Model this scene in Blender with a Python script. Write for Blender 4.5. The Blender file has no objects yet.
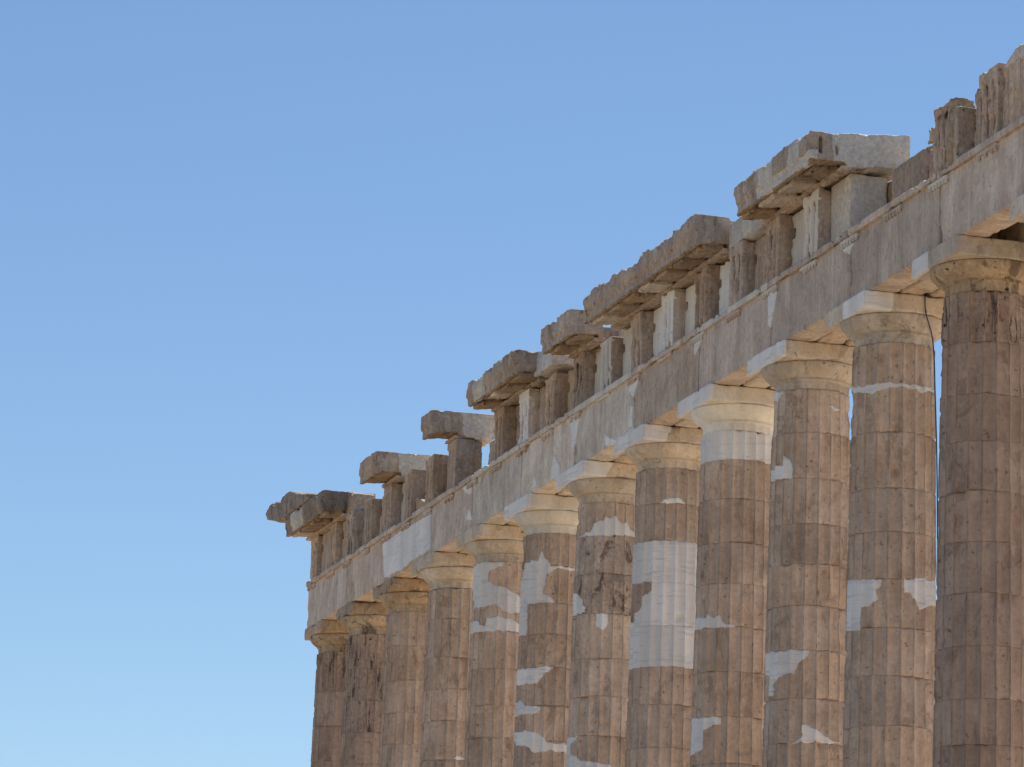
import bpy, math, random
import numpy as np
from mathutils import Matrix, Vector

C = bpy.context.scene
col = C.collection
rng = np.random.RandomState(7)
random.seed(7)

# ---------------------------------------------------------------- camera
CAM = (-26.263245, -60.587547, -7.046068)
YAW, PITCH, ROLL, FPX = 0.2824759, 0.2222804, 0.0341171, 3809.1866
fw = Vector((math.sin(YAW)*math.cos(PITCH), math.cos(YAW)*math.cos(PITCH), math.sin(PITCH)))
rt = Vector((math.cos(YAW), -math.sin(YAW), 0)); up = rt.cross(fw)
R2 = rt*math.cos(ROLL)+up*math.sin(ROLL); U2 = up*math.cos(ROLL)-rt*math.sin(ROLL)
cam_d = bpy.data.cameras.new('camera'); cam = bpy.data.objects.new('camera', cam_d); col.objects.link(cam)
cam.matrix_world = Matrix(((R2.x, U2.x, -fw.x, CAM[0]), (R2.y, U2.y, -fw.y, CAM[1]), (R2.z, U2.z, -fw.z, CAM[2]), (0, 0, 0, 1)))
cam_d.sensor_width = 36; cam_d.lens = FPX*36/1024; cam_d.clip_start = 0.5; cam_d.clip_end = 30000
C.camera = cam

# ---------------------------------------------------------------- light
SUN_EL, SUN_AZ = 58.0, 40.0            # azimuth measured from +Y towards +X
EXPOSURE = 0.12
w = bpy.data.worlds.new('World'); C.world = w; w.use_nodes = True
nt = w.node_tree; bg = nt.nodes['Background']
sky = nt.nodes.new('ShaderNodeTexSky'); sky.sky_type = 'NISHITA'; sky.sun_disc = False
sky.sun_elevation = math.radians(SUN_EL); sky.sun_rotation = math.radians(SUN_AZ)
sky.altitude = 300; sky.air_density = 1.0; sky.dust_density = 0.1; sky.ozone_density = 3.3
hs = nt.nodes.new('ShaderNodeHueSaturation'); hs.inputs['Saturation'].default_value = 1.06; hs.inputs['Hue'].default_value = 0.5
nt.links.new(sky.outputs[0], hs.inputs['Color']); nt.links.new(hs.outputs[0], bg.inputs[0])
bg.inputs[1].default_value = 0.101
sd = bpy.data.lights.new('sun', 'SUN'); sd.energy = 5.0; sd.angle = math.radians(0.53); sd.color = (1.0, 0.93, 0.82)
sun = bpy.data.objects.new('sun', sd); col.objects.link(sun)
az, el = math.radians(SUN_AZ), math.radians(SUN_EL)
sdir = Vector((math.sin(az)*math.cos(el), math.cos(az)*math.cos(el), math.sin(el)))
sun.rotation_euler = sdir.to_track_quat('Z', 'Y').to_euler()
C.view_settings.view_transform = 'Standard'; C.view_settings.look = 'None'
C.view_settings.exposure = EXPOSURE; C.view_settings.gamma = 1.0; C.view_settings.use_curve_mapping = False
try:
    C.cycles.max_bounces = 8; C.cycles.diffuse_bounces = 5
except Exception:
    pass

# ---------------------------------------------------------------- materials
def stone_mat(name, c1, c2, dark=(.07, .05, .04), dark_amt=.25, streak=.25, mottle=.26, bump=.5, vein=None, var=.11, crack=True, ochre=0.0, dst=(1, 1, .55)):
    m = bpy.data.materials.new(name); m.use_nodes = True
    n, l = m.node_tree.nodes, m.node_tree.links
    b = n['Principled BSDF']; b.inputs['Roughness'].default_value = .85
    try: b.inputs['Specular IOR Level'].default_value = .25
    except Exception: pass
    geo = n.new('ShaderNodeNewGeometry'); oi = n.new('ShaderNodeObjectInfo')
    # shift the pattern for each block so that neighbouring stones do not continue one another
    add = n.new('ShaderNodeVectorMath'); add.operation = 'MULTIPLY_ADD'
    cmb = n.new('ShaderNodeCombineXYZ')
    for k in range(3): l.new(oi.outputs['Random'], cmb.inputs[k])
    l.new(cmb.outputs[0], add.inputs[0]); add.inputs[1].default_value = (37, 21, 13); l.new(geo.outputs['Position'], add.inputs[2])
    P = add.outputs[0]
    def mapped(sc):
        mp = n.new('ShaderNodeMapping'); mp.inputs['Scale'].default_value = sc; l.new(P, mp.inputs['Vector']); return mp.outputs[0]
    def noise(sc, scale, det=4, rough=.6, dist=0):
        t = n.new('ShaderNodeTexNoise'); t.inputs['Scale'].default_value = scale; t.inputs['Detail'].default_value = det
        t.inputs['Roughness'].default_value = rough; t.inputs['Distortion'].default_value = dist
        l.new(mapped(sc), t.inputs['Vector']); return t.outputs[0]
    def rng_(src, a, b_, c=0., d=1.):
        r = n.new('ShaderNodeMapRange'); r.inputs[1].default_value = a; r.inputs[2].default_value = b_
        r.inputs[3].default_value = c; r.inputs[4].default_value = d; l.new(src, r.inputs[0]); return r.outputs[0]
    def mix(fac, A, B, mode='MIX'):
        x = n.new('ShaderNodeMix'); x.data_type = 'RGBA'; x.blend_type = mode
        if isinstance(fac, float): x.inputs[0].default_value = fac
        else: l.new(fac, x.inputs[0])
        for sl, v in ((6, A), (7, B)):
            if isinstance(v, tuple): x.inputs[sl].default_value = (*v, 1)
            else: l.new(v, x.inputs[sl])
        return x.outputs[2]
    c = mix(rng_(noise((1, 1, 1), 1.3, 5, .62, .6), .36, .64), c1, c2)
    if ochre:
        oc = tuple(min(1, v*k) for v, k in zip(c1, (1.12, .93, .68)))
        c = mix(rng_(noise((1, 1, .8), 2.3, 4, .6, .4), .50, .68, 0, ochre), c, oc)
    # vertical weather streaks
    s = rng_(noise((5, 5, .45), 1.6, 4, .6), .40, .66)
    c = mix(rng_(noise((5, 5, .45), 1.6, 4, .6), .45, .7, 0, streak), c, tuple(v*.55 for v in c1))
    s2 = rng_(noise((9, 9, .9), 1.1, 3, .6), .55, .68, 0, streak*.8)
    c = mix(s2, c, tuple(min(1, v*1.35) for v in c2))
    # broad darker and lighter bands running down the stone
    bb = rng_(noise((1.6, 1.6, .3), 1.0, 3, .55, .4), .36, .64, .88, 1.10); bc = n.new('ShaderNodeCombineColor')
    for k in range(3): l.new(bb, bc.inputs[k])
    c = mix(1.0, c, bc.outputs[0], 'MULTIPLY')
    # mottling
    mo = rng_(noise((1, 1, 1), 11, 6, .7), .3, .7, 1-mottle, 1+mottle)
    mc = n.new('ShaderNodeCombineColor')
    for k in range(3): l.new(mo, mc.inputs[k])
    c = mix(1.0, c, mc.outputs[0], 'MULTIPLY')
    if vein:
        c = mix(rng_(noise((.7, .7, 6), 1.0, 5, .6, 1.8), .53, .64, 0, .6), c, vein)
        c = mix(rng_(noise((.5, .5, 1.2), 1.2, 3, .5, .3), .48, .62, 0, .4), c, tuple(v*.93 for v in c1))
    # dark lichen / soot spots, with an outline of their own
    if dark_amt:
        d = rng_(noise(dst, 2.6, 7, .68, .5), .555, .615, 0, dark_amt)
        c = mix(d, c, dark)
        d2 = rng_(noise((1, 1, 1), 9, 4, .6), .63, .69, 0, min(1, dark_amt*2))
        c = mix(d2, c, dark)
    if crack:
        dn = n.new('ShaderNodeTexNoise'); dn.inputs['Scale'].default_value = 1.6; dn.inputs['Detail'].default_value = 5
        l.new(mapped((1, 1, 1)), dn.inputs['Vector'])
        ma = n.new('ShaderNodeVectorMath'); ma.operation = 'MULTIPLY_ADD'; l.new(dn.outputs['Color'], ma.inputs[0])
        ma.inputs[1].default_value = (.9, .9, .9); l.new(P, ma.inputs[2])
        vo = n.new('ShaderNodeTexVoronoi'); vo.feature = 'DISTANCE_TO_EDGE'; vo.inputs['Scale'].default_value = .75
        l.new(ma.outputs[0], vo.inputs['Vector'])
        lim = rng_(noise((1, 1, 1), .7, 2), .56, .62, 0, .5)
        cr = rng_(vo.outputs['Distance'], 0.002, 0.012, 1, 0)
        mu = n.new('ShaderNodeMath'); mu.operation = 'MULTIPLY'; l.new(lim, mu.inputs[0]); l.new(cr, mu.inputs[1])
        c = mix(mu.outputs[0], c, tuple(v*.3 for v in c1))
    hv = n.new('ShaderNodeHueSaturation'); l.new(c, hv.inputs['Color'])
    rr = n.new('ShaderNodeMath'); rr.operation = 'MULTIPLY_ADD'; l.new(oi.outputs['Random'], rr.inputs[0]); rr.inputs[1].default_value = 2*var; rr.inputs[2].default_value = 1-var
    sa = n.new('ShaderNodeMath'); sa.operation = 'FRACT'; sb = n.new('ShaderNodeMath'); sb.operation = 'MULTIPLY'; sb.inputs[1].default_value = 7.31
    l.new(oi.outputs['Random'], sb.inputs[0]); l.new(sb.outputs[0], sa.inputs[0])
    l.new(rng_(sa.outputs[0], 0, 1, 1-1.1*var, 1+1.0*var), hv.inputs['Saturation'])
    pa = n.new('ShaderNodeAttribute'); pa.attribute_name = 'flute_shade_dirt'     # painted shade and dirt along the flute edges; 0 where a mesh has none
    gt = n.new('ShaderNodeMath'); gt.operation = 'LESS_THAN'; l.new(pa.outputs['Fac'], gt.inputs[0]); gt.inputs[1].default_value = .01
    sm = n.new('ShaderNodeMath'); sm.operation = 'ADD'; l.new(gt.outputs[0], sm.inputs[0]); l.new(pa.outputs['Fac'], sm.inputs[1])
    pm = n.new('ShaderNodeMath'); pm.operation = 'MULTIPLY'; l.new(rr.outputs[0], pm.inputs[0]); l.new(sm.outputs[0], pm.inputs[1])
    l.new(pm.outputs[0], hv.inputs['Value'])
    l.new(hv.outputs[0], b.inputs['Base Color'])
    # relief
    bp = n.new('ShaderNodeBump'); bp.inputs['Strength'].default_value = bump; bp.inputs['Distance'].default_value = .03
    l.new(noise((1, 1, .8), 9, 8, .68), bp.inputs['Height'])
    bp2 = n.new('ShaderNodeBump'); bp2.inputs['Strength'].default_value = bump*.7; bp2.inputs['Distance'].default_value = .012
    l.new(noise((1, 1, 1), 38, 5, .7), bp2.inputs['Height']); l.new(bp.outputs[0], bp2.inputs['Normal'])
    l.new(bp2.outputs[0], b.inputs['Normal'])
    return m

M = {
 'shaft': stone_mat('weathered_marble_brown', (.555, .415, .315), (.68, .53, .415), var=.07, dark=(.20, .13, .09), dark_amt=.35, ochre=.2, mottle=.16, streak=.3, bump=.4),
 'shaft_dark': stone_mat('weathered_marble_dark', (.44, .32, .25), (.53, .40, .315), var=.05, dark=(.15, .095, .07), dark_amt=.35, mottle=.14, bump=.4),
 'stained': stone_mat('sooty_marble', (.44, .315, .24), (.52, .38, .29), dark=(.03, .024, .02), dark_amt=.8, streak=.45, dst=(3.2, 3.2, .42)),
 'capital': stone_mat('ochre_marble', (.60, .495, .39), (.71, .61, .50), dark_amt=.3, mottle=.14, streak=.15, ochre=.4),
 'capital_pale': stone_mat('pale_ochre_marble', (.78, .71, .61), (.82, .76, .67), dark_amt=.06, streak=.1, mottle=.08, bump=.3, crack=False),
 'beam': stone_mat('grey_beige_marble', (.56, .44, .355), (.70, .585, .49), dark=(.2, .14, .1), dark_amt=.25, crack=True, mottle=.15, bump=.35, streak=.3, ochre=.2),
 'beam_pale': stone_mat('pale_grey_marble', (.64, .53, .43), (.80, .72, .62), dark=(.25, .18, .13), dark_amt=.2, mottle=.15, bump=.35, streak=.3),
 'frieze': stone_mat('frieze_marble', (.50, .37, .28), (.60, .48, .38), dark_amt=.35, streak=.55, ochre=.4),
 'frieze_ochre': stone_mat('ochre_frieze_marble', (.56, .40, .25), (.54, .41, .29), dark_amt=.35, streak=.4, ochre=.4),
 'frieze_brown': stone_mat('brown_frieze_marble', (.40, .30, .23), (.48, .37, .29), dark_amt=.3, streak=.3),
 'pale': stone_mat('pale_restored_marble', (.68, .62, .55), (.74, .68, .61), dark_amt=.05, streak=.15, mottle=.08, bump=.25, crack=False),
 'mottled': stone_mat('mottled_brown_marble', (.46, .345, .275), (.60, .47, .37), dark=(.17, .11, .08), dark_amt=.9, bump=.4),
 'capital_brown': stone_mat('brown_capital_marble', (.44, .32, .22), (.56, .43, .30), dark=(.05, .04, .035), dark_amt=.6, streak=.3),
 'soffit': stone_mat('dark_soffit_marble', (.36, .26, .175), (.46, .34, .235), dark=(.05, .035, .028), dark_amt=.6, streak=.2, ochre=.4),
 'cornice_dark': stone_mat('dark_cornice_marble', (.27, .21, .165), (.37, .30, .245), dark_amt=.5),
 'white': stone_mat('new_white_marble', (.85, .82, .79), (.89, .86, .83), dark_amt=0, streak=.04, mottle=.05, bump=.12, vein=(.58, .57, .58), crack=False, var=.05),
 'cornice': stone_mat('weathered_cornice_marble', (.42, .32, .245), (.55, .44, .35), dark_amt=.38, streak=.3, ochre=.4, bump=.6),
 'cornice_pale': stone_mat('pale_cornice_marble', (.60, .54, .47), (.66, .60, .53), dark_amt=.08, streak=.15, bump=.3, crack=False),
}
def simple_mat(name, c, rough=.7, metal=0):
    m = bpy.data.materials.new(name); m.use_nodes = True; b = m.node_tree.nodes['Principled BSDF']
    b.inputs['Base Color'].default_value = (*c, 1); b.inputs['Roughness'].default_value = rough; b.inputs['Metallic'].default_value = metal
    return m
M['cable'] = simple_mat('dark_cable', (.05, .045, .04))
def ground_mat(name, c1, c2, sc):
    m = bpy.data.materials.new(name); m.use_nodes = True; n, l = m.node_tree.nodes, m.node_tree.links
    b = n['Principled BSDF']; b.inputs['Roughness'].default_value = .95
    geo = n.new('ShaderNodeNewGeometry'); t = n.new('ShaderNodeTexNoise'); t.inputs['Scale'].default_value = sc; t.inputs['Detail'].default_value = 9
    t.inputs['Roughness'].default_value = .65; l.new(geo.outputs['Position'], t.inputs['Vector'])
    r = n.new('ShaderNodeValToRGB'); r.color_ramp.elements[0].position = .35; r.color_ramp.elements[1].position = .65
    r.color_ramp.elements[0].color = (*c1, 1); r.color_ramp.elements[1].color = (*c2, 1)
    l.new(t.outputs[0], r.inputs[0]); l.new(r.outputs[0], b.inputs['Base Color'])
    bp = n.new('ShaderNodeBump'); bp.inputs['Strength'].default_value = .8; bp.inputs['Distance'].default_value = .1
    l.new(t.outputs[0], bp.inputs['Height']); l.new(bp.outputs[0], b.inputs['Normal'])
    return m
M['rock'] = ground_mat('bare_rock_ground', (.26, .205, .14), (.38, .31, .22), .6)
M['paving'] = ground_mat('worn_marble_paving', (.62, .49, .34), (.74, .61, .45), 1.1)

# ---------------------------------------------------------------- noise
_perm = rng.permutation(4096)
_vals = rng.uniform(-1, 1, 4096)
def vnoise(P, seed=0):
    Pi = np.floor(P).astype(np.int64); f = P-Pi; f = f*f*(3-2*f)
    def h(dx, dy, dz):
        a = _perm[(Pi[:, 0]+dx+seed*131) & 4095]; a = _perm[(a+Pi[:, 1]+dy) & 4095]; a = _perm[(a+Pi[:, 2]+dz) & 4095]
        return _vals[a]
    fx, fy, fz = f[:, 0], f[:, 1], f[:, 2]
    x00 = h(0, 0, 0)*(1-fx)+h(1, 0, 0)*fx; x10 = h(0, 1, 0)*(1-fx)+h(1, 1, 0)*fx
    x01 = h(0, 0, 1)*(1-fx)+h(1, 0, 1)*fx; x11 = h(0, 1, 1)*(1-fx)+h(1, 1, 1)*fx
    return (x00*(1-fy)+x10*fy)*(1-fz)+(x01*(1-fy)+x11*fy)*fz
def fbm(P, scale, octv=4, seed=0, gain=.55):
    s = np.zeros(len(P)); a = 1.; t = 0.; Q = P*scale
    for k in range(octv):
        s += a*vnoise(Q+17.3*k, seed+k); t += a; a *= gain; Q = Q*2.03
    return s/t

# ---------------------------------------------------------------- mesh helpers
def mesh_np(name, V, F, mats, parent=None, smooth=True, slots=None):
    """V Nx3; F Mx4 (or Mx3) integer array, or a list of faces."""
    me = bpy.data.meshes.new(name)
    V = np.asarray(V, dtype=np.float32)
    if isinstance(F, np.ndarray):
        k = F.shape[1]
        me.vertices.add(len(V)); me.vertices.foreach_set('co', V.ravel())
        me.loops.add(F.size); me.loops.foreach_set('vertex_index', F.astype(np.int32).ravel())
        me.polygons.add(len(F)); me.polygons.foreach_set('loop_start', np.arange(0, F.size, k, dtype=np.int32))
        me.polygons.foreach_set('loop_total', np.full(len(F), k, dtype=np.int32))
        me.update(calc_edges=True)
    else:
        me.from_pydata(V.tolist(), [], F); me.update()
    if not isinstance(mats, (list, tuple)): mats = [mats]
    for m in mats: me.materials.append(m)
    me.polygons.foreach_set('use_smooth', np.full(len(me.polygons), smooth))
    if slots is not None: me.polygons.foreach_set('material_index', np.asarray(slots, dtype=np.int32))
    me.validate()
    o = bpy.data.objects.new(name, me); col.objects.link(o)
    if parent is not None: o.parent = parent
    return o
def prism(poly, axis, a, b):
    """closed prism from a 2-D polygon. axis 'y': poly is (x,z); 'z': (x,y); 'x': (y,z)."""
    A = sum(poly[i][0]*poly[(i+1) % len(poly)][1]-poly[(i+1) % len(poly)][0]*poly[i][1] for i in range(len(poly)))
    if A < 0: poly = poly[::-1]
    def mk(p, t):
        return {'y': (p[0], t, p[1]), 'z': (p[0], p[1], t), 'x': (t, p[0], p[1])}[axis]
    n = len(poly); V = [mk(p, a) for p in poly]+[mk(p, b) for p in poly]
    F = [[i, (i+1) % n, n+(i+1) % n, n+i] for i in range(n)]+[list(range(n))[::-1], list(range(n, 2*n))]
    if axis == 'y': F = [f[::-1] for f in F]
    return V, F
def box(x0, x1, y0, y1, z0, z1): return prism([(x0, y0), (x1, y0), (x1, y1), (x0, y1)], 'z', z0, z1)
def join(parts):
    V, F = [], []
    for v, f in parts:
        k = len(V); V += list(v); F += [[i+k for i in q] for q in f]
    return V, F
def simple(name, parts, mat, parent, smooth=False):
    V, F = join(parts); return mesh_np(name, np.array(V), F, mat, parent, smooth)
SEED = [0]
def stone(name, parts, mat, parent, vox=.035, wear=1., chip=.05, rough=.008, seed=None, slotfn=None, chip_scale=1.6, thr=.18):
    """union of closed solids -> dense skin -> worn edges, chips, rough faces (real relief)."""
    V, F = join(parts)
    me = bpy.data.meshes.new('tmp'); me.from_pydata(V, [], F); me.update()
    o = bpy.data.objects.new('tmp', me); col.objects.link(o)
    md = o.modifiers.new('r', 'REMESH'); md.mode = 'VOXEL'; md.voxel_size = vox; md.adaptivity = 0
    dg = bpy.context.evaluated_depsgraph_get(); ev = o.evaluated_get(dg); em = ev.to_mesh()
    nv, ne, npoly = len(em.vertices), len(em.edges), len(em.polygons)
    co = np.empty(nv*3, np.float32); em.vertices.foreach_get('co', co); co = co.reshape(-1, 3).astype(float)
    ed = np.empty(ne*2, np.int32); em.edges.foreach_get('vertices', ed); ed = ed.reshape(-1, 2)
    lt = np.empty(len(em.loops), np.int32); em.loops.foreach_get('vertex_index', lt); F4 = lt.reshape(-1, 4) if npoly*4 == len(lt) else None
    if F4 is None: F4l = [list(p.vertices) for p in em.polygons]
    ev.to_mesh_clear(); bpy.data.objects.remove(o); bpy.data.meshes.remove(me)
    if seed is None: SEED[0] += 1; seed = SEED[0]
    deg = np.bincount(ed.ravel(), minlength=nv).astype(float)[:, None]; deg[deg == 0] = 1
    def avg(X):
        out = np.empty_like(X)
        for k in range(3):
            out[:, k] = np.bincount(ed[:, 0], X[ed[:, 1], k], nv)+np.bincount(ed[:, 1], X[ed[:, 0], k], nv)
        return out/deg
    def normals(X):
        q = F4 if F4 is not None else np.array([f[:3] for f in F4l])
        if q.shape[1] == 4: fn = np.cross(X[q[:, 2]]-X[q[:, 0]], X[q[:, 3]]-X[q[:, 1]])
        else: fn = np.cross(X[q[:, 1]]-X[q[:, 0]], X[q[:, 2]]-X[q[:, 0]])
        N = np.zeros_like(X)
        for c in range(q.shape[1]):
            for k in range(3): N[:, k] += np.bincount(q[:, c], fn[:, k], len(X))
        L = np.linalg.norm(N, axis=1)[:, None]; L[L == 0] = 1
        return N/L
    off = seed*11.7
    mask = np.clip((fbm(co+off, 1.1, 3, seed)+.35)*1.6, .12, 1)[:, None]*min(1, wear)
    for _ in range(int(1+5*wear)): co += mask*(avg(co)-co)*.8
    # edge-ness from how far the surface lies from its smoothed self
    sm = co.copy()
    for _ in range(14): sm = avg(sm)
    edge = np.clip(np.linalg.norm(sm-co, axis=1)/(vox*1.6), 0, 1)
    N = normals(co)
    n1 = fbm(co+off, chip_scale, 5, seed+3)
    d = np.clip(n1-thr, 0, .5)*chip*5*(.25+1.6*edge) + fbm(co+off, 5., 4, seed+9)*rough*2.2 + fbm(co, 22., 2, seed+5)*rough
    nf = fbm(co+off+3.3, chip_scale*1.7, 3, seed+21)          # angular fracture steps near the edges
    d += np.clip(np.floor((nf-.08)*7)/7, 0, .4)*chip*3.2*np.clip(edge*1.8, 0, 1)
    co -= N*d[:, None]
    slots = None
    if slotfn is not None and F4 is not None:
        cen = co[F4].mean(axis=1); slots = slotfn(cen, N[F4].mean(axis=1))
    o = mesh_np(name, co, F4 if F4 is not None else F4l, mat, parent, True, slots)
    return o

# ---------------------------------------------------------------- top-level: the temple
def empty(name, loc):
    o = bpy.data.objects.new(name, None); col.objects.link(o); o.location = loc; return o
temple = empty('temple', (0, 0, 0))
temple['label'] = 'ruined marble temple with fluted columns, white patches and a broken cornice against blue sky'
temple['category'] = 'temple'
def lab(o, t): o['label'] = t; return o

JOINTS= {12: [8.644, 7.709, 6.869, 5.98, 5.08, 4.185, 3.261, 2.343, 1.551], 11: [8.743, 7.867, 6.808, 5.982, 5.104, 4.194, 3.308, 2.39], 10: [8.69, 7.77, 6.871, 6.065, 5.245, 4.367, 3.432, 2.559], 9: [8.947, 8.132, 7.203, 6.346, 5.444, 4.521, 3.596, 2.634], 8: [8.786, 7.96, 7.036, 6.094, 5.194, 4.376, 3.448], 7: [8.793, 7.918, 6.991, 5.966, 5.099, 4.198], 6: [8.777, 7.867, 7.127, 6.328, 5.421, 4.588], 5: [8.715, 7.806, 6.882, 5.963, 5.164], 4: [8.753, 7.747, 6.916, 6.083, 5.075], 3: [8.653, 7.698, 6.829, 5.974], 2: [8.6, 7.695, 6.795, 5.913], 1: [8.418, 7.412, 6.39]}
PATCHES= [(11, [(158.6, 5.168), (209.6, 5.109), (234.8, 5.1), (229.4, 4.87), (230.4, 4.721), (218.2, 4.599), (206.2, 4.566), (202.5, 4.392), (203.6, 4.183), (158.6, 4.209)]), (11, [(265.7, 5.098), (337.2, 5.191), (337.2, 4.736), (307.7, 4.667), (288.9, 4.571), (285.1, 4.725), (277.5, 4.743), (275.0, 4.847), (265.8, 4.86)]), (11, [(158.6, 8.845), (202.0, 8.762), (233.9, 8.786), (263.7, 8.774), (286.8, 8.778), (319.7, 8.811), (337.3, 8.777), (293.0, 8.669), (263.7, 8.719), (234.0, 8.676), (214.2, 8.606), (158.6, 8.771)]), (10, [(159.8, 7.994), (191.7, 8.059), (203.5, 8.065), (205.9, 8.262), (216.1, 8.132), (220.5, 7.925), (220.7, 7.781), (201.1, 7.798), (159.8, 7.832)]), (10, [(159.8, 9.652), (202.3, 9.56), (187.6, 9.43), (163.7, 9.436)]), (10, [(274.0, 9.259), (284.1, 9.264), (294.4, 9.209), (289.7, 9.159), (280.0, 9.21)]), (10, [(159.8, 4.394), (219.8, 4.364), (252.1, 4.369), (249.1, 4.245), (237.2, 4.132), (229.3, 3.91), (220.6, 3.943), (203.3, 3.831), (194.0, 3.805), (192.9, 3.498), (185.7, 3.52), (184.1, 3.849), (159.8, 4.066)]), (10, [(223.1, 2.551), (243.1, 2.653), (244.7, 2.931), (258.5, 2.842), (268.5, 2.805), (274.9, 2.701), (299.9, 2.603)]), (9, [(160.9, 5.677), (190.8, 5.697), (201.1, 5.653), (208.2, 5.725), (214.5, 5.636), (227.8, 5.696), (232.2, 5.57), (236.4, 5.514), (250.2, 5.478), (250.3, 5.434), (215.0, 5.436), (160.9, 5.486)]), (9, [(160.9, 3.616), (210.2, 3.578), (231.9, 3.592), (232.2, 3.447), (213.1, 3.405), (204.7, 3.333), (204.4, 2.932), (163.1, 2.806)]), (8, [(234.3, 8.782), (240.1, 8.864), (253.9, 8.892), (267.8, 8.887), (276.4, 8.793), (250.2, 8.781)]), (7, [(189.0, 8.798), (214.7, 8.893), (225.0, 9.077), (240.5, 9.143), (244.0, 9.239), (251.5, 9.192), (260.6, 9.231), (266.4, 9.154), (276.3, 9.102), (284.6, 9.129), (294.2, 8.952), (306.8, 8.832), (250.5, 8.789)]), (7, [(230.8, 6.987), (252.5, 6.986), (254.0, 6.771), (244.5, 6.601), (233.4, 6.698)]), (7, [(162.8, 4.207), (208.3, 4.212), (192.1, 4.113), (186.0, 3.884), (210.4, 3.642), (237.3, 3.607), (264.3, 3.547), (271.4, 3.459), (162.8, 3.399)]), (7, [(162.8, 7.578), (189.6, 7.479), (206.5, 7.21), (209.2, 7.149), (209.7, 7.01), (162.8, 7.022)]), (6, [(178.1, 8.86), (211.4, 8.918), (220.3, 8.885), (227.4, 9.132), (235.4, 8.968), (245.4, 8.829), (247.6, 8.761), (262.2, 8.755), (297.9, 8.786), (298.0, 8.704), (274.9, 8.712), (262.3, 8.709), (246.9, 8.646), (238.3, 8.555), (233.7, 8.281), (231.7, 8.099), (248.4, 8.007), (258.9, 7.897), (217.6, 7.88), (194.9, 7.887), (196.1, 7.373), (196.1, 7.154), (163.6, 7.156), (163.6, 8.2)]), (6, [(163.6, 6.341), (226.7, 6.322), (259.0, 6.334), (247.7, 6.206), (236.2, 6.093), (226.0, 5.938), (163.6, 5.955)]), (6, [(163.6, 5.5), (189.2, 5.592), (202.3, 5.439), (234.7, 5.38), (231.6, 5.236), (163.6, 5.228)]), (6, [(165.9, 4.817), (207.5, 4.824), (227.7, 4.774), (239.9, 4.673), (251.7, 4.519), (287.5, 4.53), (287.9, 4.329), (248.9, 4.339), (229.0, 4.316), (209.0, 4.463), (174.3, 4.509)]), (5, [(164.3, 9.534), (190.2, 9.579), (254.2, 9.55), (251.4, 9.449), (232.9, 9.41), (221.7, 9.238), (224.1, 9.058), (240.6, 8.952), (255.9, 8.897), (271.4, 8.791), (296.2, 8.7), (293.1, 8.327), (269.6, 8.255), (254.3, 8.342), (239.0, 8.466), (222.9, 8.445), (174.3, 8.438)]), (5, [(164.3, 8.12), (194.7, 8.103), (207.7, 7.966), (217.6, 7.956), (223.9, 8.148), (254.8, 8.173), (269.9, 8.118), (292.0, 8.01), (292.5, 7.813), (255.7, 7.811), (214.5, 7.801), (164.3, 7.823)]), (4, [(257.2, 5.092), (262.8, 5.177), (271.9, 5.165), (281.0, 5.094)])]
DARKPATCH= (8, [(161.9, 7.08), (225.0, 7.031), (223.6, 6.867), (208.1, 6.729), (199.3, 6.522), (174.7, 6.237), (161.9, 6.35)])
WALLPATCH= [[(38.987, 11.58), (37.816, 11.558), (36.187, 11.54), (34.065, 11.534), (33.928, 10.576), (34.622, 10.565), (36.043, 10.585), (36.191, 10.503), (37.982, 10.509), (38.651, 10.528)], [(23.133, 11.047), (22.603, 10.686), (22.572, 10.383), (23.323, 10.483)], [(30.285, 11.025), (29.996, 10.667), (30.582, 10.767)], [(31.065, 11.688), (30.127, 11.68), (30.157, 11.364), (30.751, 11.511)], [(24.621, 10.833), (24.465, 10.577), (24.844, 10.531), (24.695, 10.694)], [(22.269, 11.823), (21.099, 11.793), (21.052, 11.673), (21.219, 11.559), (21.358, 11.144), (21.569, 10.864), (21.692, 10.887), (21.747, 11.441), (22.194, 11.678)], [(17.406, 11.068), (17.24, 11.034), (17.258, 10.597), (17.477, 10.605)], [(19.23, 10.84), (19.046, 10.697), (18.466, 10.513), (17.579, 10.519), (17.144, 10.54), (17.126, 10.326), (17.782, 10.311), (18.561, 10.318), (18.625, 10.401), (19.2, 10.511)], [(17.562, 11.613), (16.849, 11.571), (17.201, 11.22), (17.488, 11.385)], [(13.22, 11.608), (12.656, 11.602), (12.982, 11.32), (13.158, 11.29)], [(8.718, 11.587), (8.184, 11.566), (8.591, 10.885), (8.685, 10.97)], [(4.707, 11.563), (4.065, 11.529), (4.378, 11.361)]]
CABLE= [(311.5, 10.62), (326.3, 10.294), (311.3, 9.631), (319.4, 8.733), (337.3, 7.867), (337.3, 7.029), (337.3, 6.253), (337.2, 4.468), (337.2, 1.745)]

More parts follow.
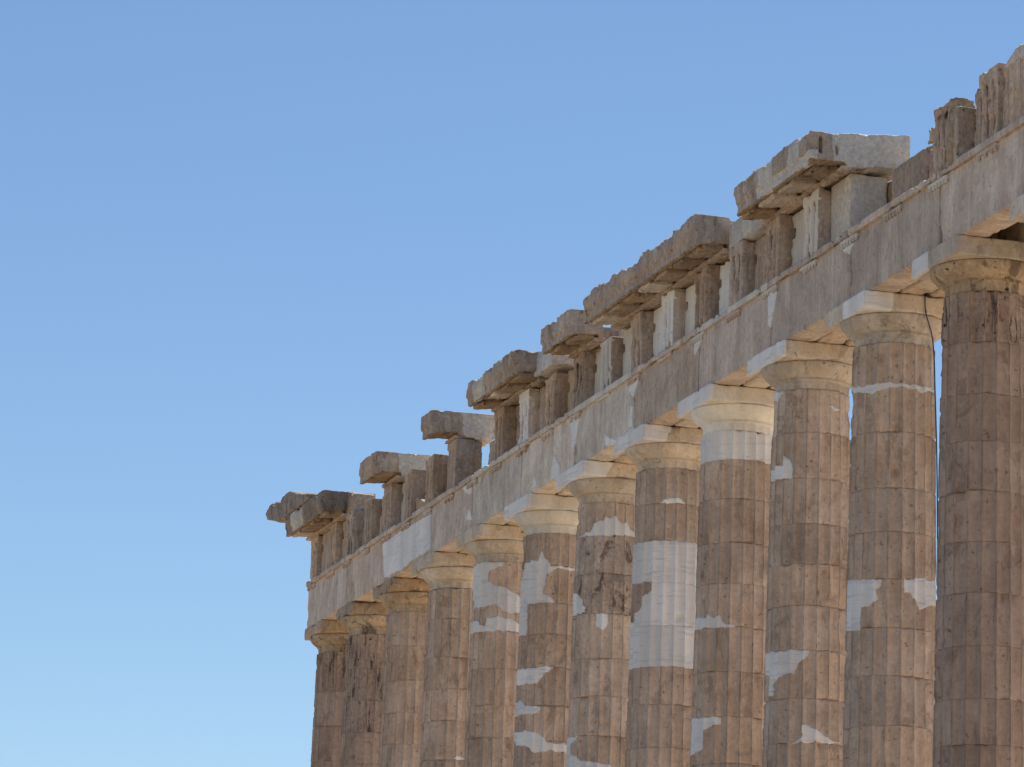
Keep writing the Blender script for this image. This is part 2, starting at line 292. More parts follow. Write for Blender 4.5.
Y0 = 4.296
def cy(i): return (12-i)*Y0 if i > 1 else 46.65
NECK = 9.57
def rad(z):
    r = .8475-.0115*z
    return r+np.clip(1.2-z, 0, 2)*.03
def flute(theta, r, depth):
    t = ((np.degrees(theta)-9) % 18)/18.0
    return r-depth*(1-(2*t-1)**2)*.98
NTH = 200
TH = np.linspace(0, 2*math.pi, NTH, endpoint=False)
def drum_surface(i, th, z, zb, zt, seed, worn):
    """radius on a drum between joints zb..zt, for arrays th, z."""
    r = rad(z)
    P = np.stack([np.cos(th)*.8+i*5.1, np.sin(th)*.8, z], 1)
    wear = np.clip((fbm(P, 1.2, 4, seed)-worn)*2.6, 0, 1)
    r = r+.040
    out = flute(th, r, .084*(1-.7*wear))-.034*wear
    e = np.minimum(z-zb, zt-z)
    jn = fbm(P*np.array([1, 1, .2]), 2.6, 4, seed+4)
    out -= np.clip(1-e/.022, 0, 1)*(.006+.045*np.clip(jn+.12, 0, 1))*{12: .5, 3: .35, 2: .5, 1: .6, 13: .5}.get(i, 1.)
    out -= np.clip(1-e/(.02+.13*np.clip(jn-.15, 0, 1)), 0, 1)*np.clip(jn-.15, 0, 1)*.12
    out += fbm(P, 4.5, 4, seed+7)*.006+fbm(P, 15., 3, seed+2)*.003
    ch = fbm(P, 2.4, 4, seed+12)
    out -= np.clip(ch-.36, 0, 1)*.22
    return out
def add_drum(i, zb, zt, mat, parent, name='drum', worn=.12, seed=None, dz=.03):
    if seed is None: SEED[0] += 1; seed = SEED[0]
    g = .0015
    n = max(3, int((zt-zb)/dz))
    zz = np.concatenate([[zb+g, zb+.008], np.linspace(zb+.02, zt-.02, n), [zt-.008, zt-g]])
    T, Z = np.meshgrid(TH, zz); th, z = T.ravel(), Z.ravel()
    r = drum_surface(i, th, z, zb, zt, seed, worn)
    V = np.stack([np.cos(th)*r, np.sin(th)*r, z], 1)
    m = len(zz); a = np.arange(NTH); b = (a+1) % NTH
    F = np.concatenate([np.stack([k*NTH+a, k*NTH+b, (k+1)*NTH+b, (k+1)*NTH+a], 1) for k in range(m-1)])
    # caps as small inward rings keep the drum closed
    V = np.concatenate([V, [[0, 0, zb+g]], [[0, 0, zt-g]]]); cb, ct = len(V)-2, len(V)-1
    capb = np.stack([b, a, np.full(NTH, cb), np.full(NTH, cb)], 1)
    Fl = F.tolist()+[[int(x), int(y), cb] for x, y in zip(b, a)]+[[int((m-1)*NTH+x), int((m-1)*NTH+y), ct] for x, y in zip(a, b)]
    o = mesh_np(name, V, Fl, mat, parent, True)
    me = o.data; ev = np.empty(len(me.edges)*2, np.int32); me.edges.foreach_get('vertices', ev); ev = ev.reshape(-1, 2)
    a_, b_ = ev[:, 0] % NTH, ev[:, 1] % NTH
    sharp = (a_ == b_) & (a_ % 10 == 5) & (ev.max(1) < m*NTH)
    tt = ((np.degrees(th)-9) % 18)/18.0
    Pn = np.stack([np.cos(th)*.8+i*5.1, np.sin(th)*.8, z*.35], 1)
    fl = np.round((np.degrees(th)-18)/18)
    tone = np.sin(fl*12.9898+i*3.7)*43758.5453; tone = (tone-np.floor(tone))-.5  # random tone per flute, standing in for uneven light on the facets
    line = np.clip(1-np.minimum(tt, 1-tt)/.085, 0, 1)*np.clip(.6+fbm(Pn, 2.6, 4, seed+40)*1.6, 0, 1)  # dark line at each arris: painted edge shade together with dirt
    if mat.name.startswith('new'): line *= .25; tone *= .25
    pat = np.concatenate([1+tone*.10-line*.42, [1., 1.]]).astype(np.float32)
    pa = me.attributes.new('flute_shade_dirt', 'FLOAT', 'POINT'); pa.data.foreach_set('value', pat)
    at = me.attributes.new('sharp_edge', 'BOOLEAN', 'EDGE'); at.data.foreach_set('value', sharp)
    return o, (seed, worn)
def in_poly(px, py, poly):
    c = np.zeros(len(px), bool); n = len(poly)
    for k in range(n):
        x0, y0 = poly[k]; x1, y1 = poly[(k+1) % n]
        if y0 == y1: continue
        s = ((y0 > py) != (y1 > py)) & (px < (x1-x0)*(py-y0)/(y1-y0)+x0)
        c ^= s
    return c
def column_patch(i, poly, drums, mat, parent, name='marble_patch', label=None, prd=.006, cell=.016):
    poly = [(math.radians(a)*.78, z) for a, z in poly]
    s0, s1 = min(p[0] for p in poly)-.03, max(p[0] for p in poly)+.03; z0, z1 = min(p[1] for p in poly)-.03, max(p[1] for p in poly)+.03
    ns, nz = int((s1-s0)/cell)+2, int((z1-z0)/cell)+2
    S, Z = np.meshgrid(np.linspace(s0, s1, ns), np.linspace(z0, z1, nz)); s, z = S.ravel(), Z.ravel(); th = s/.78
    r = np.zeros(len(s)); out = np.zeros(len(s))
    for zb, zt, seed, worn in drums:
        k = (z >= zb) & (z <= zt)
        if not k.any(): continue
        # a new piece is crisp: clean flutes, standing a few millimetres proud of the old surface
        old = drum_surface(i, th[k], z[k], zb-.5, zt+.5, seed, worn)
        cl = flute(th[k], rad(z[k])+.038, .080)+.002
        joint = np.clip(1-np.minimum(z[k]-zb, zt-z[k])/.014, 0, 1)*.012
        out[k] = np.maximum(old+prd, cl)-joint
    out[out == 0] = rad(z[out == 0])
    P3 = np.stack([s+i*3.3, z, np.zeros(len(s))], 1)
    js = s+fbm(P3, 7., 4, 31)*.05; jz = z+fbm(P3+5, 7., 4, 33)*.05
    V = np.stack([np.cos(th)*out, np.sin(th)*out, z], 1)
    Vin = np.stack([np.cos(th)*(out-.05), np.sin(th)*(out-.05), z], 1)
    idx = np.arange(ns*nz).reshape(nz, ns)
    q = np.stack([idx[:-1, :-1].ravel(), idx[:-1, 1:].ravel(), idx[1:, 1:].ravel(), idx[1:, :-1].ravel()], 1)
    keep = in_poly(js[q].mean(1), jz[q].mean(1), poly); q = q[keep]
    if len(q) == 0: return None
    used = {}
    e = np.concatenate([q[:, [0, 1]], q[:, [1, 2]], q[:, [2, 3]], q[:, [3, 0]]]); key = set(map(tuple, e.tolist()))
    N = len(V)
    rim = [[b, a, a+N, b+N] for a, b in key if (b, a) not in key]
    F = np.concatenate([q, np.array(rim)])
    Vall = np.concatenate([V, Vin]); u, inv = np.unique(F, return_inverse=True); F = inv.reshape(F.shape)
    o = mesh_np(name, Vall[u], F, mat, parent, True)
    if label: lab(o, label)
    return o
def lathe(name, prof, mat, parent, seed, noise=.006, fl=None, n=160):
    th = np.linspace(0, 2*math.pi, n, endpoint=False); V = []
    T, K = np.meshgrid(th, np.arange(len(prof))); th_, k_ = T.ravel(), K.ravel()
    pr = np.array(prof); r = pr[k_, 0].copy(); z = pr[k_, 1]
    if fl:
        m = z < fl; r[m] = flute(th_[m], r[m], .036)
    P = np.stack([np.cos(th_)+seed*3.1, np.sin(th_), z], 1)
    ch = fbm(P, 2.6, 4, seed+5)
    r += fbm(P, 4, 4, seed)*noise*1.6+fbm(P, 16, 3, seed+2)*noise*.7-np.clip(ch-.3, 0, 1)*noise*14
    V = np.stack([np.cos(th_)*r, np.sin(th_)*r, z], 1)
    a = np.arange(n); b = (a+1) % n
    F = np.concatenate([np.stack([k*n+a, k*n+b, (k+1)*n+b, (k+1)*n+a], 1) for k in range(len(prof)-1)])
    return mesh_np(name, V, F, mat, parent, True)

MATS = {12: 'shaft_dark', 13: 'shaft_dark', 1: 'shaft_dark', 2: 'shaft_dark', 14: 'shaft_dark'}
CAPM = {9: 'capital_pale', 6: 'capital_pale', 1: 'capital_brown', 2: 'capital_brown', 3: 'capital_brown', 12: 'capital_brown', 13: 'capital_brown'}
ABM = {9: 'capital_pale', 6: 'capital_pale', 1: 'capital_brown', 2: 'capital_brown', 3: 'capital_brown'}
CLAB = {
 1: 'corner column at the far left end, its worn capital against the sky', 2: 'second column from the far corner, with black streaks below the capital',
 3: 'third column from the far corner, long plain brown flutes without white patches', 4: 'fourth column from the far corner, brown with almost no white marble',
 5: 'fifth column from the far corner, with a large white band below its ochre capital', 6: 'sixth column from the far corner, four white patches down its left side',
 7: 'seventh column from the far corner, with a scalloped white patch at the neck', 8: 'column with two whole drums of new white marble',
 9: 'column with a clean white capital and white top drum', 10: 'column with white patches at mid height and a blue-white abacus edge',
 11: 'column with a dark cable running down its right side and two white patches side by side', 12: 'large dark brown column at the right edge of the view'}
for i in range(14, 0, -1):
    base = (.018, cy(i), 0)
    js = list(JOINTS.get(i, []))
    zs = [NECK]+js
    if i in (13, 14): zs = [NECK, 8.6]
    bot = zs[-1]
    mname = MATS.get(i, 'shaft')
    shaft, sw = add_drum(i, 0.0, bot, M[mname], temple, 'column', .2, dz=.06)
    shaft.location = base
    if i in CLAB: lab(shaft, CLAB[i])
    drums = [(0.0, bot, *sw)]
    for k in range(len(zs)-1):
        zt, zb = zs[k], zs[k+1]; mat = M[mname]; lb = None; worn = .12
        if i in (1, 2, 12) and k == 0: mat = M['stained']; lb = 'drum with black streaks under the capital'
        if i == 2 and k in (1, 2): mat = M['stained']
        if i == 9 and k == 0: mat = M['white']; lb = 'new white marble top drum'; worn = .9
        if i == 8 and k in (2, 3, 4): mat = M['white']; lb = 'new white marble drum'; worn = .9
        if i in (10,) and k == 0: worn = -.15
        if i == 7 and k in (1, 2): mat = M['mottled']; lb = 'drum with a dark brown stain'
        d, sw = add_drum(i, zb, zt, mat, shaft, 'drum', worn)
        if lb: lab(d, lb)
        drums.append((zb, zt, *sw))
    for pi, poly in PATCHES:
        if pi == i: column_patch(i, poly, drums, M['white'], shaft, prd=.010, label='white marble repair patch')
    if i == 8: column_patch(8, DARKPATCH[1], drums, M['shaft_dark'], shaft, name='stone_patch', label='old brown stone left in the white drum')
    cm = M[CAPM.get(i, 'capital')]
    nz = [(rad(NECK)-.03, NECK+.001), (rad(NECK), NECK+.01)]+[(.737+.000*k, NECK+.03+k*.025) for k in range(6)]
    zc = NECK+.175
    prof = nz+[(.742, zc), (.765, zc+.006), (.765, zc+.014), (.752, zc+.018), (.772, zc+.024), (.772, zc+.032), (.760, zc+.036), (.785, zc+.042)]
    for t in np.linspace(0, 1, 12):
        prof.append((.785+.215*math.sin(t*math.pi/2)**.86, zc+.045+(10.065-zc-.045)*t**1.06))
    prof += [(.985, 10.078), (.90, 10.079), (0.01, 10.079)]
    e = lathe('echinus', prof, cm, shaft, 60+i, noise=.003 if i in (6, 9) else (.013 if i < 4 else .006), fl=zc)
    # abacus
    am = M[ABM.get(i, 'capital')]
    def slot(cn, nn, i=i):
        x, y, z = cn[:, 0], cn[:, 1], cn[:, 2]
        s = np.zeros(len(x), int)
        wob = fbm(cn+i*7, 2.2, 3, 5)*.08
        if i in (6, 7, 8, 9, 10): s[(x < -.93)] = 1
        if i in (7, 8): s[(x+wob+(10.25-z)*.5*(-1)*-1 < -.38) & (y < 0)] = 1
        if i == 11: s[(x < -.93) & (y < 0.1+wob)] = 1; s[(x+wob < -.45) & (y < -.5)] = 1
        if i == 12: s[(x < -.93) & (y+wob > .25)] = 1
        return s
    stone('abacus', [box(-1.015 if i > 3 else -.96, 1.015, -1.015, 1.015, 10.082, 10.428)], [am, M['white']], shaft, vox=.028, wear=.35 if i > 3 else .9, chip=.02 if i not in (1, 2, 3) else .06, rough=.004, slotfn=slot)
    for ch in shaft.children: pass

# cable down the column
def cable(pts, r, parent, mat, name):
    cu = bpy.data.curves.new('c', 'CURVE'); cu.dimensions = '3D'; sp = cu.splines.new('BEZIER'); sp.bezier_points.add(len(pts)-1)
    for b, p in zip(sp.bezier_points, pts): b.co = p; b.handle_left_type = b.handle_right_type = 'AUTO'
    cu.bevel_depth = r; cu.bevel_resolution = 2; cu.resolution_u = 8
    o = bpy.data.objects.new('c', cu); col.objects.link(o); dg = bpy.context.evaluated_depsgraph_get()
    me = bpy.data.meshes.new_from_object(o.evaluated_get(dg)); bpy.data.objects.remove(o)
    me.materials.clear(); me.materials.append(mat)
    q = bpy.data.objects.new(name, me); col.objects.link(q); q.parent = parent; return q
shaft11 = [o for o in bpy.data.objects if o.get('label') == CLAB[11]][0]
cp = [(.18, -1.045, 10.43), (.20, -1.045, 10.10), (.30, -.95, 9.93), (.44, -.76, 9.78)]
for a, z, r in [(311.3, 9.6, .815), (317, 8.73, .825), (322, 7.87, .835), (326, 7.0, .845), (329, 6.2, .85), (331, 4.4, .87), (331, 0.1, .92)]:
    cp.append((r*math.cos(math.radians(a)), r*math.sin(math.radians(a)), z))
lab(cable(cp, .013, shaft11, M['cable'], 'cable'), 'dark cable fixed down the column')

# ---------------------------------------------------------------- architrave
ZA0, ZA1 = 10.432, 11.80
XF = -.885
WP = WALLPATCH
def beam_slot(cn, nn): return np.zeros(len(cn), int)
for i in range(1, 15):       # bay between column i and the next nearer one
    ya = cy(i)+(1.0 if i == 1 else -.028); yb = cy(i+1)+.028 if i < 14 else cy(14)-2
    bm = {3: 'beam', 6: 'beam_pale', 7: 'beam_pale', 5: 'beam_pale'}.get(i, 'beam')
    o = stone('architrave_block', [box(XF, -.31, yb, ya, ZA0, 11.70), box(XF+.012, -.31, yb, ya, 11.6, ZA1)], M[bm], temple, vox=.034, wear=.45, chip=.03, rough=.005, thr=.22)
    t = stone('taenia', [box(-.97, -.86, yb, ya, 11.685, 11.825)], M['pale' if i in (5, 9, 7) else 'beam'], o, vox=.024, wear=.2, chip=.06, rough=.004, thr=.24, chip_scale=1.5)
    if i != 12:
        stone('architrave_block', [box(-.285, .285, yb, ya, ZA0, ZA1)], M['capital'], temple, vox=.06, wear=.4, chip=.05)
    stone('architrave_block', [box(.31, .885, yb, ya, ZA0, ZA1)], M['capital'], temple, vox=.06, wear=.4, chip=.05)
def wall_patch(poly):
    s0, s1 = min(p[0] for p in poly)-.03, max(p[0] for p in poly)+.03; z0, z1 = min(p[1] for p in poly)-.03, min(11.68, max(p[1] for p in poly)+.03)
    z0 = max(z0, 10.44)
    cell = .016; ns, nz = int((s1-s0)/cell)+2, int((z1-z0)/cell)+2
    S, Z = np.meshgrid(np.linspace(s0, s1, ns), np.linspace(z0, z1, nz)); s, z = S.ravel(), Z.ravel()
    P3 = np.stack([s, z, np.zeros(len(s))], 1)
    js = s+fbm(P3, 5., 4, 31)*.05; jz = z+fbm(P3+5, 5., 4, 33)*.05
    V = np.stack([XF-.012+fbm(P3, 3, 2, 3)*.002, s, z], 1); Vin = V+np.array([.05, 0, 0])
    idx = np.arange(ns*nz).reshape(nz, ns)
    q = np.stack([idx[:-1, :-1].ravel(), idx[1:, :-1].ravel(), idx[1:, 1:].ravel(), idx[:-1, 1:].ravel()], 1)
    q = q[in_poly(js[q].mean(1), jz[q].mean(1), poly)]
    if len(q) == 0: return
    e = np.concatenate([q[:, [0, 1]], q[:, [1, 2]], q[:, [2, 3]], q[:, [3, 0]]]); key = set(map(tuple, e.tolist())); N = len(V)
    rim = [[b, a, a+N, b+N] for a, b in key if (b, a) not in key]
    F = np.concatenate([q, np.array(rim)]); A = np.concatenate([V, Vin]); u, inv = np.unique(F, return_inverse=True)
    lab(mesh_np('marble_patch', A[u], inv.reshape(F.shape), M['white'], temple, True), 'white marble repair on the architrave')
for p in WP: wall_patch(p)

# ---------------------------------------------------------------- frieze
TRI = [-2*Y0/2*1.0*k for k in (2, 1)][:0]
TY = [-8.592, -6.444, -4.296, -2.148]+[k*2.148 for k in range(0, 21)]+[44.85, 47.17]
def key(y): return round(y, 1)
MISSING = {2.1, 4.3, 30.1}
TMAT = {6.4: 'pale', 15.0: 'white', 25.8: 'white', 17.2: 'frieze', 19.3: 'pale', 8.6: 'frieze', 12.9: 'frieze', 10.7: 'frieze', 21.5: 'frieze_brown'}
TWORN = {12.9: 1.1, 21.5: 1.3, 10.7: .8, 0.0: 1.2, -2.1: 1.0, 47.2: 1.5, 44.9: 1.3, 43.0: 1.2}
ZF0, ZF1 = 11.83, 13.12
def triglyph(y, mat, worn=.5, ztop=ZF1, depth=.5):
    w = .43; xf = XF; g = .12
    pts = []
    # plan of the front: half groove, bar, groove, bar, groove, bar, half groove
    u = 2*w/12
    seq = [(-6, g), (-5, 0), (-3, 0), (-2, g), (-1, 0), (1, 0), (2, g), (3, 0), (5, 0), (6, g)]
    pts = [(xf+d, y+k*u) for k, d in seq]+[(xf+depth, y+w), (xf+depth, y-w)]
    parts = [prism(pts, 'z', ZF0, min(ztop, 12.93)), ]
    if ztop > 12.95: parts.append(box(xf-.005, xf+depth, y-w, y+w, 12.90, ztop))
    return stone('triglyph', parts, [M[mat], M['frieze_ochre' if abs(y) < .1 else ('frieze_brown' if mat != 'white' else 'beam')]], temple, slotfn=lambda c, nn: np.maximum(((nn[:, 1] < -.75) & (c[:, 1] < y-.36)).astype(int), ((c[:, 0] > XF+.045) & (c[:, 0] < XF+.16) & (np.abs(c[:, 1]-y) < .28) & (c[:, 2] < 12.9)).astype(int)), vox=.021, wear=.05+.25*worn, chip=.03+.035*worn, rough=.004+.003*worn, thr=.22-.08*worn)  # second slot: painted shade plus brown patina on near sides and in grooves
for y in TY:
    k = key(y)
    if k in MISSING: continue
    zt = {19.3: 12.98, 42.9: 13.0, 23.6: 13.05, 40.8: 13.08}.get(k, ZF1)
    if k == -0.0: k = 0.0
    o = triglyph(y, TMAT.get(k, 'frieze'), TWORN.get(k, .6), zt)
    if TMAT.get(k) == 'white': lab(o, 'new white marble triglyph')
# metopes: (y0, y1, x face, material, top)
MET = {}
for a, b in zip(TY[:-1], TY[1:]): MET[key((a+b)/2)] = [a+.435, b-.435, -.63, 'pale', ZF1]
def met(mid, **kw):
    k = min(MET, key=lambda q: abs(q-mid)); MET[k] = [kw.get('y0', MET[k][0]), kw.get('y1', MET[k][1]), kw.get('x', MET[k][2]), kw.get('m', MET[k][3]), kw.get('zt', MET[k][4])]
met(-3.2, x=-.84, m='frieze', zt=13.02, y1=-2.66); met(-5.4, x=-.84, m='beam_pale'); met(-7.5, x=-.8, m='beam')
met(-1.07, x=-.47, y0=-1.32, y1=-.63, m='frieze_ochre', zt=13.08); met(7.5, m='pale'); met(9.66, m='frieze'); met(11.8, m='white'); met(13.96, m='pale')
met(16.1, m='white'); met(18.25, m='pale'); met(20.4, m='pale', x=-.60); met(22.5, m='frieze_ochre', x=-.58); met(24.7, m='frieze', x=-.66)
met(26.85, m='frieze', x=-.58); met(39.7, m='frieze', x=-.66); met(41.9, m='frieze_ochre', x=-.6); met(43.9, m='frieze', x=-.72); met(45.9, m='frieze', x=-.75)
met(37.6, m='pale', x=-.62); met(29.0, m='pale', y1=28.8)
SKIP = [(1.07), (3.2), (5.37), (31.15), (35.4), (33.3)]
for k, (y0, y1, x, m, zt) in MET.items():
    if min(abs(k-s) for s in SKIP) < .5: continue
    stone('metope', [box(x, x+.22, y0, y1, ZF0, min(zt, 12.6)), box(x, x+.22, y0, y1-(.15 if x > -.8 else 0), 12.55, zt), box(x, x+.22, y0, y1, 12.80, zt)], M[m], temple, vox=.035, wear=.3, chip=.03, rough=.004)
# loose and restored blocks in the gaps of the frieze
lab(stone('frieze_block', [box(-.63, .14, 5.0, 6.0, ZF0, 13.165)], M['cornice_pale'], temple, vox=.03, wear=.15, chip=.01, rough=.003), 'large smooth pale block under the highest cornice')
lab(stone('frieze_block', [prism([(-.57, ZF0), (.05, ZF0), (.05, 12.9), (-.1, 12.92), (-.3, 12.8), (-.57, 12.72)], 'y', 1.4, 3.1)], M['frieze_brown'], temple, vox=.035, wear=.6, chip=.05), 'low brown block in the open gap of the frieze')
lab(stone('frieze_block', [box(-.885, -.17, 31.83, 32.6, ZF0, 13.10)], M['frieze_brown'], temple, vox=.03, wear=.3, chip=.03), 'broad brown block end under the small cornice slab')
stone('frieze_block', [box(-.5, .15, 35.95, 36.1, ZF0, 13.1)], M['frieze_brown'], temple, vox=.03, wear=.3, chip=.03)
stone('frieze_block', [prism([(34.85, ZF0), (36.0, ZF0), (36.0, 12.35), (34.85, 11.95)], 'x', -.80, -.2)], M['frieze_ochre'], temple, vox=.03, wear=.5, chip=.04)
stone('frieze_block', [box(-.52, .1, 32.7, 34.0, ZF0, 12.95)], M['frieze_ochre'], temple, vox=.035, wear=.5, chip=.05)
# backing course behind the frieze
for y0, y1, x0, zt in [(-9.5, -4.9, -.36, 13.1), (-4.85, .6, -.30, 12.95), (.65, 6.0, .17, 13.1), (6.1, 10.3, -.38, 13.12), (10.35, 14.6, -.38, 13.12), (14.65, 18.9, -.38, 13.12), (19.0, 23.0, -.38, 12.95), (23.05, 28.3, -.38, 13.1),
                       (28.4, 31.75, -.05, 13.05), (32.65, 36.0, .0, 12.6), (36.6, 41.0, -.38, 12.9), (41.05, 47.4, -.38, 13.05)]:
    stone('backing_block', [box(x0, .45, y0, y1, ZF0, zt)], M['frieze_ochre'], temple, vox=.05, wear=.6, chip=.05)
stone('frieze_block', [box(-.80, -.45, -1.71, -1.32, ZF0, 13.02), box(-.86, -.45, -1.71, -1.45, ZF0, 12.7)], M['frieze'], temple, vox=.024, wear=.5, chip=.07)
stone('frieze_block', [box(-.83, -.45, -.62, -.44, ZF0, 12.9)], M['frieze'], temple, vox=.024, wear=.5, chip=.07)
# regulae with guttae under the taenia
for y in TY:
    if y > 47 or abs(y-15.04) < .3: yy = y if y < 47 else y
    parts = [box(-.945, -.86, y-.43, y+.43, 11.615, 11.684)]
    for k in range(6):
        c = y-.43+.86*(k+.5)/6
        ring = lambda r, z: [(-.912+r*math.cos(a), c+r*math.sin(a), z) for a in np.linspace(0, 2*math.pi, 8, endpoint=False)]
        V = ring(.044, 11.535)+ring(.028, 11.62); F = [[j, (j+1) % 8, 8+(j+1) % 8, 8+j] for j in range(8)]+[list(range(8))[::-1], list(range(8, 16))]
        if random.random() < .85: parts.append((V, F))
    if 14 < y < 16 or 19 < y < 20: parts = parts[:1]
    stone('regula', parts, M['pale' if key(y) in (4.3, 8.6, 12.9, 6.4, 0.0, 19.3) else 'beam'], temple, vox=.013, wear=.05, chip=.012, rough=.001, thr=.3)

# ---------------------------------------------------------------- cornice
def cornice(y0, y1, xr, mat, label, seed, top=13.80, jag=0.0, xl=-1.60, mutules=True, wear=.3, chip=.06, slotfn=None, extra=(), cut_end=False, vox=.03, thr=.16, xend=None):
    prof = [(xl, 13.33), (xl, top), (xr, top+.03), (xr, 13.13), (-.80, 13.13), (-.93, 13.27), (xl+.10, 13.21)]
    # drip: the fascia hangs a little lower than the soffit behind it
    prof = [(xl+.045, 13.22), (xl+.045, 13.40), (xl, 13.42), (xl, top-.02), (xl+.06, top), (xr, top+.03), (xr, 13.14), (-.82, 13.14), (-.84, 13.27), (xl+.16, 13.22), (xl+.14, 13.18), (xl+.03, 13.18)]
    parts = [prism(prof, 'y', y0, y1)]
    if cut_end:
        prof[5] = (xr, top+.14); prof[6] = (xr, 13.27)
        parts = [prism(prof, 'y', y0+.16, y1)]
        z0, z1 = 13.20, top
        for a, b, c0, c1 in [(xl, xl+.17, 13.24, top), (xl+.17, xl+.26, 13.24, 13.36), (xl+.26, xl+.50, 13.24, top-.01), (xl+.50, xl+.59, 13.24, 13.36), (xl+.50, xl+.59, 13.56, 13.68), (xl+.17, xl+.26, top-.07, top)]:
            parts.append(box(a, b+.004, y0, y0+.2, c0, c1))
        parts.append(prism([(xl+.59, 13.25), (-.82, 13.25), (-.82, 13.15), (xr, 13.27), (xr, top+.14), (xl+.59, top+.01)], 'y', y0, y0+.2))
    if jag:
        a = y0
        while a < y1-.15:
            b = min(y1, a+random.uniform(.15, .75)); h = random.uniform(-.06, jag)
            if h > 0: parts.append(box(xl+random.uniform(.0, .05), xl+.62+random.uniform(-.1, .3), a, b, top-.1, top+h))
            a = b
    parts += list(extra)
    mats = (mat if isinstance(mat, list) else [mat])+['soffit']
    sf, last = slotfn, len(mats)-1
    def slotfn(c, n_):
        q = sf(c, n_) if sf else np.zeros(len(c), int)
        q[(n_[:, 2] < -.55) & (c[:, 2] < 13.4) & (c[:, 0] < -.4) & (fbm(c, 2., 3, 77) > -.25)] = last  # downward faces take the darker soffit stone
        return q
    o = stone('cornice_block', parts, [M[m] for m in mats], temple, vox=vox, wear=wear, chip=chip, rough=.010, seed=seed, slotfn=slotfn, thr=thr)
    lab(o, label)
    if mutules:
        for c in np.arange(-5*1.074, 48, 1.074):
            a, b = c-.40, c+.40
            if a < y0+.02 or b > y1-.02: 
                a, b = max(a, y0+.03), min(b, y1-.03)
                if b-a < .25: continue
            mp = [(-1.44, 13.115), (-1.44, 13.25), (-.9, 13.33), (-.9, 13.175)]
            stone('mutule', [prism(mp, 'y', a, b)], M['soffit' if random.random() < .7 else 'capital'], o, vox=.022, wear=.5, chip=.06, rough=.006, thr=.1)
    # bed moulding on the frieze
    bm = stone('bed_moulding', [box(-.95, -.70, y0+.03, y1-.03, 13.115, 13.20)], M['frieze'], o, vox=.025, wear=.5, chip=.03)
    return o
def slotA(cn, nn):
    s = np.zeros(len(cn), int); w = fbm(cn, 1.6, 3, 8)*.12
    s[(cn[:, 0]+w > -1.18) & (cn[:, 1] < 5.3)] = 1                 # the pale restored body
    f = fbm(cn*np.array([1, 1, .3]), 1.7, 3, 21)
    y, z = cn[:, 1]+w*.6, cn[:, 2]
    fr = cn[:, 0] < -1.45
    s[fr & (z > 13.41) & (((y > 5.25) & (y < 5.85)) | ((y > 6.75) & (y < 7.5)))] = 1
    s[fr & (z < 13.41) & (y < 7.7)] = 1
    return s
cornice(4.63, 8.98, .45, ['cornice', 'cornice_pale', 'white'], 'highest cornice block, with a broad smooth pale end and iron-dowel slots', 101, slotfn=slotA, chip=.045, jag=.09, cut_end=True, wear=.2)
cornice(11.3, 18.9, -.30, ['cornice', 'cornice_pale'], 'longest cornice run, with a jagged broken top edge', 102, jag=.13, chip=.07, top=13.76)
cornice(20.0, 22.15, -.75, ['cornice', 'cornice_pale'], 'short cornice block overhanging a gap, broken to a wedge on the right', 103, chip=.08,
        extra=[prism([(-1.0, 13.12), (-.05, 13.3), (-.05, 13.5), (-.4, 13.62), (-1.0, 13.6)], 'y', 20.6, 21.8)])
cornice(24.4, 28.45, .10, ['cornice', 'cornice_pale'], 'cornice block with a thick rounded end and pale patch on its face', 104, chip=.08, slotfn=lambda c, n: ((c[:, 0] < -1.45) & (np.abs(c[:, 1]-27.4) < .5)).astype(int))
cornice(31.75, 32.75, .16, ['cornice', 'cornice_pale'], 'small cornice slab jutting out like a tongue, pale at its right half', 105, chip=.06, mutules=False, slotfn=lambda c, n: (c[:, 0]+fbm(c, 1.5, 3, 4)*.15 > -.8).astype(int))
cornice(37.45, 39.2, .65, ['cornice', 'cornice_pale'], 'cornice slab with a scooped ochre break underneath and pale right half', 106, chip=.08, mutules=False, slotfn=lambda c, n: (c[:, 0]+fbm(c, 1.5, 3, 4)*.2 > -.9).astype(int))
cornice(43.5, 48.15, .0, ['cornice_dark', 'cornice_pale'], 'far corner cornice block with crumbling upper edge', 107, chip=.09, slotfn=lambda c, n: ((c[:, 0] < -1.5) & (np.abs(c[:, 1]-46.6) < .75)).astype(int), wear=.8)
# upper corner piece of the pediment and its worn spout
lab(stone('corner_block', [prism([(45.15, 13.80), (45.2, 14.0), (46.0, 14.13), (47.7, 14.52), (48.75, 14.45), (48.6, 13.80)], 'x', -1.63, -.45)], M['cornice_dark'], temple, vox=.032, wear=.9, chip=.08), 'corner block lying on the far end of the cornice')
lab(stone('water_spout', [prism([(48.0, 13.75), (48.0, 14.1), (48.6, 14.33), (49.5, 14.52), (50.2, 14.55), (50.75, 14.35), (50.5, 14.12), (49.9, 14.02), (49.5, 13.92), (48.7, 13.72)], 'x', -1.62, -1.2)], M['cornice_dark'], temple, vox=.035, wear=1., chip=.12), 'worn spout jutting from the far corner against the sky')
stone('upper_block', [prism([(42.6, 13.1), (42.7, 13.62), (43.0, 13.70), (43.6, 13.82), (45.5, 13.95), (45.5, 13.2)], 'x', -.82, -.2)], M['cornice'], temple, vox=.035, wear=.8, chip=.08)
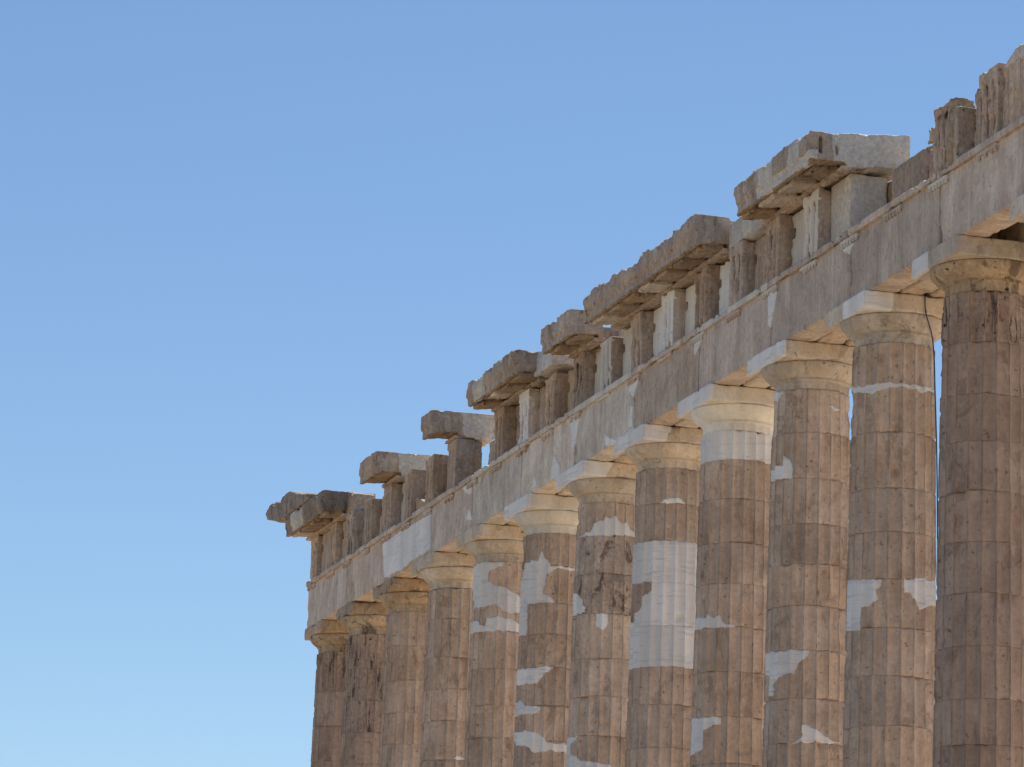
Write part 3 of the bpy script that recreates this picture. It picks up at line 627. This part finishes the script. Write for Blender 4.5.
# set-back remnants above the frieze
lab(stone('upper_block', [box(-.875, -.30, 9.25, 11.2, 13.123, 13.66)], M['cornice_pale'], temple, vox=.03, wear=.4, chip=.03), 'set-back pale block right of the longest cornice run')
stone('upper_block', [prism([(-1.1, 13.15), (-.3, 13.15), (-.1, 13.55), (-.3, 13.72), (-1.0, 13.76)], 'y', 22.9, 24.3)], M['cornice_pale'], temple, vox=.035, wear=.7, chip=.06)
stone('upper_block', [box(-.2, .7, 19.2, 21.0, 12.9, 13.66)], M['cornice_pale'], temple, vox=.04, wear=.4, chip=.05)
stone('upper_block', [prism([(-5.5, 12.95), (-5.5, 13.2), (-3.6, 13.18), (-3.2, 13.22), (-2.85, 13.1), (-2.7, 12.95)], 'x', -.86, -.3)], M['beam_pale'], temple, vox=.03, wear=.8, chip=.07)
stone('frieze_block', [box(-.80, -.45, .36, .72, ZF0, 12.45), box(-.86, -.5, .36, .66, 12.5, 12.8)], M['frieze'], temple, vox=.025, wear=1., chip=.08)

# ---------------------------------------------------------------- steps and floor of the temple
for k in range(3):
    e = .35+.70*k+1.0
    simple('step', [box(-e, 31.8+e-2, -30-e, 49.0-1.0+e-.9, -.52*(k+1), -.52*k-(.004 if k == 0 else .002))], M['paving'], temple)
# low stub of the inner wall
for y0 in np.arange(-24, 40, 6.0):
    stone('inner_wall_block', [box(5.0, 6.1, y0, y0+5.96, 0, 1.0)], M['frieze_ochre'], temple, vox=.12, wear=.4, chip=.1)

# ---------------------------------------------------------------- ground
nx, ny = 150, 150
gx = np.concatenate([-np.geomspace(6000, 60, 14)-0, np.linspace(-55, 65, 92), np.geomspace(70, 6000, 14)])
gy = np.concatenate([-np.geomspace(6000, 95, 14), np.linspace(-90, 85, 110), np.geomspace(95, 6000, 14)])
GX, GY = np.meshgrid(gx, gy); X, Y = GX.ravel(), GY.ravel()
dx = np.maximum(np.maximum(-3.5-X, X-34), 0); dy = np.maximum(np.maximum(-33-Y, Y-51), 0); dd = np.hypot(dx, dy)
Z = -1.62-np.clip((dd-3)/26, 0, 1)**1.1*7.2-np.clip(dd-80, 0, 1e4)*.03
P = np.stack([X, Y, np.zeros(len(X))], 1)
Z += fbm(P, .09, 4, 3)*.5*np.clip(dd/12, 0, 1)+fbm(P, .4, 3, 5)*.15*np.clip(dd/8, 0, 1)
idx = np.arange(len(X)).reshape(len(gy), len(gx))
q = np.stack([idx[:-1, :-1].ravel(), idx[:-1, 1:].ravel(), idx[1:, 1:].ravel(), idx[1:, :-1].ravel()], 1)
g = mesh_np('ground', np.stack([X, Y, Z], 1), q, M['rock'], None, True); g['kind'] = 'structure'
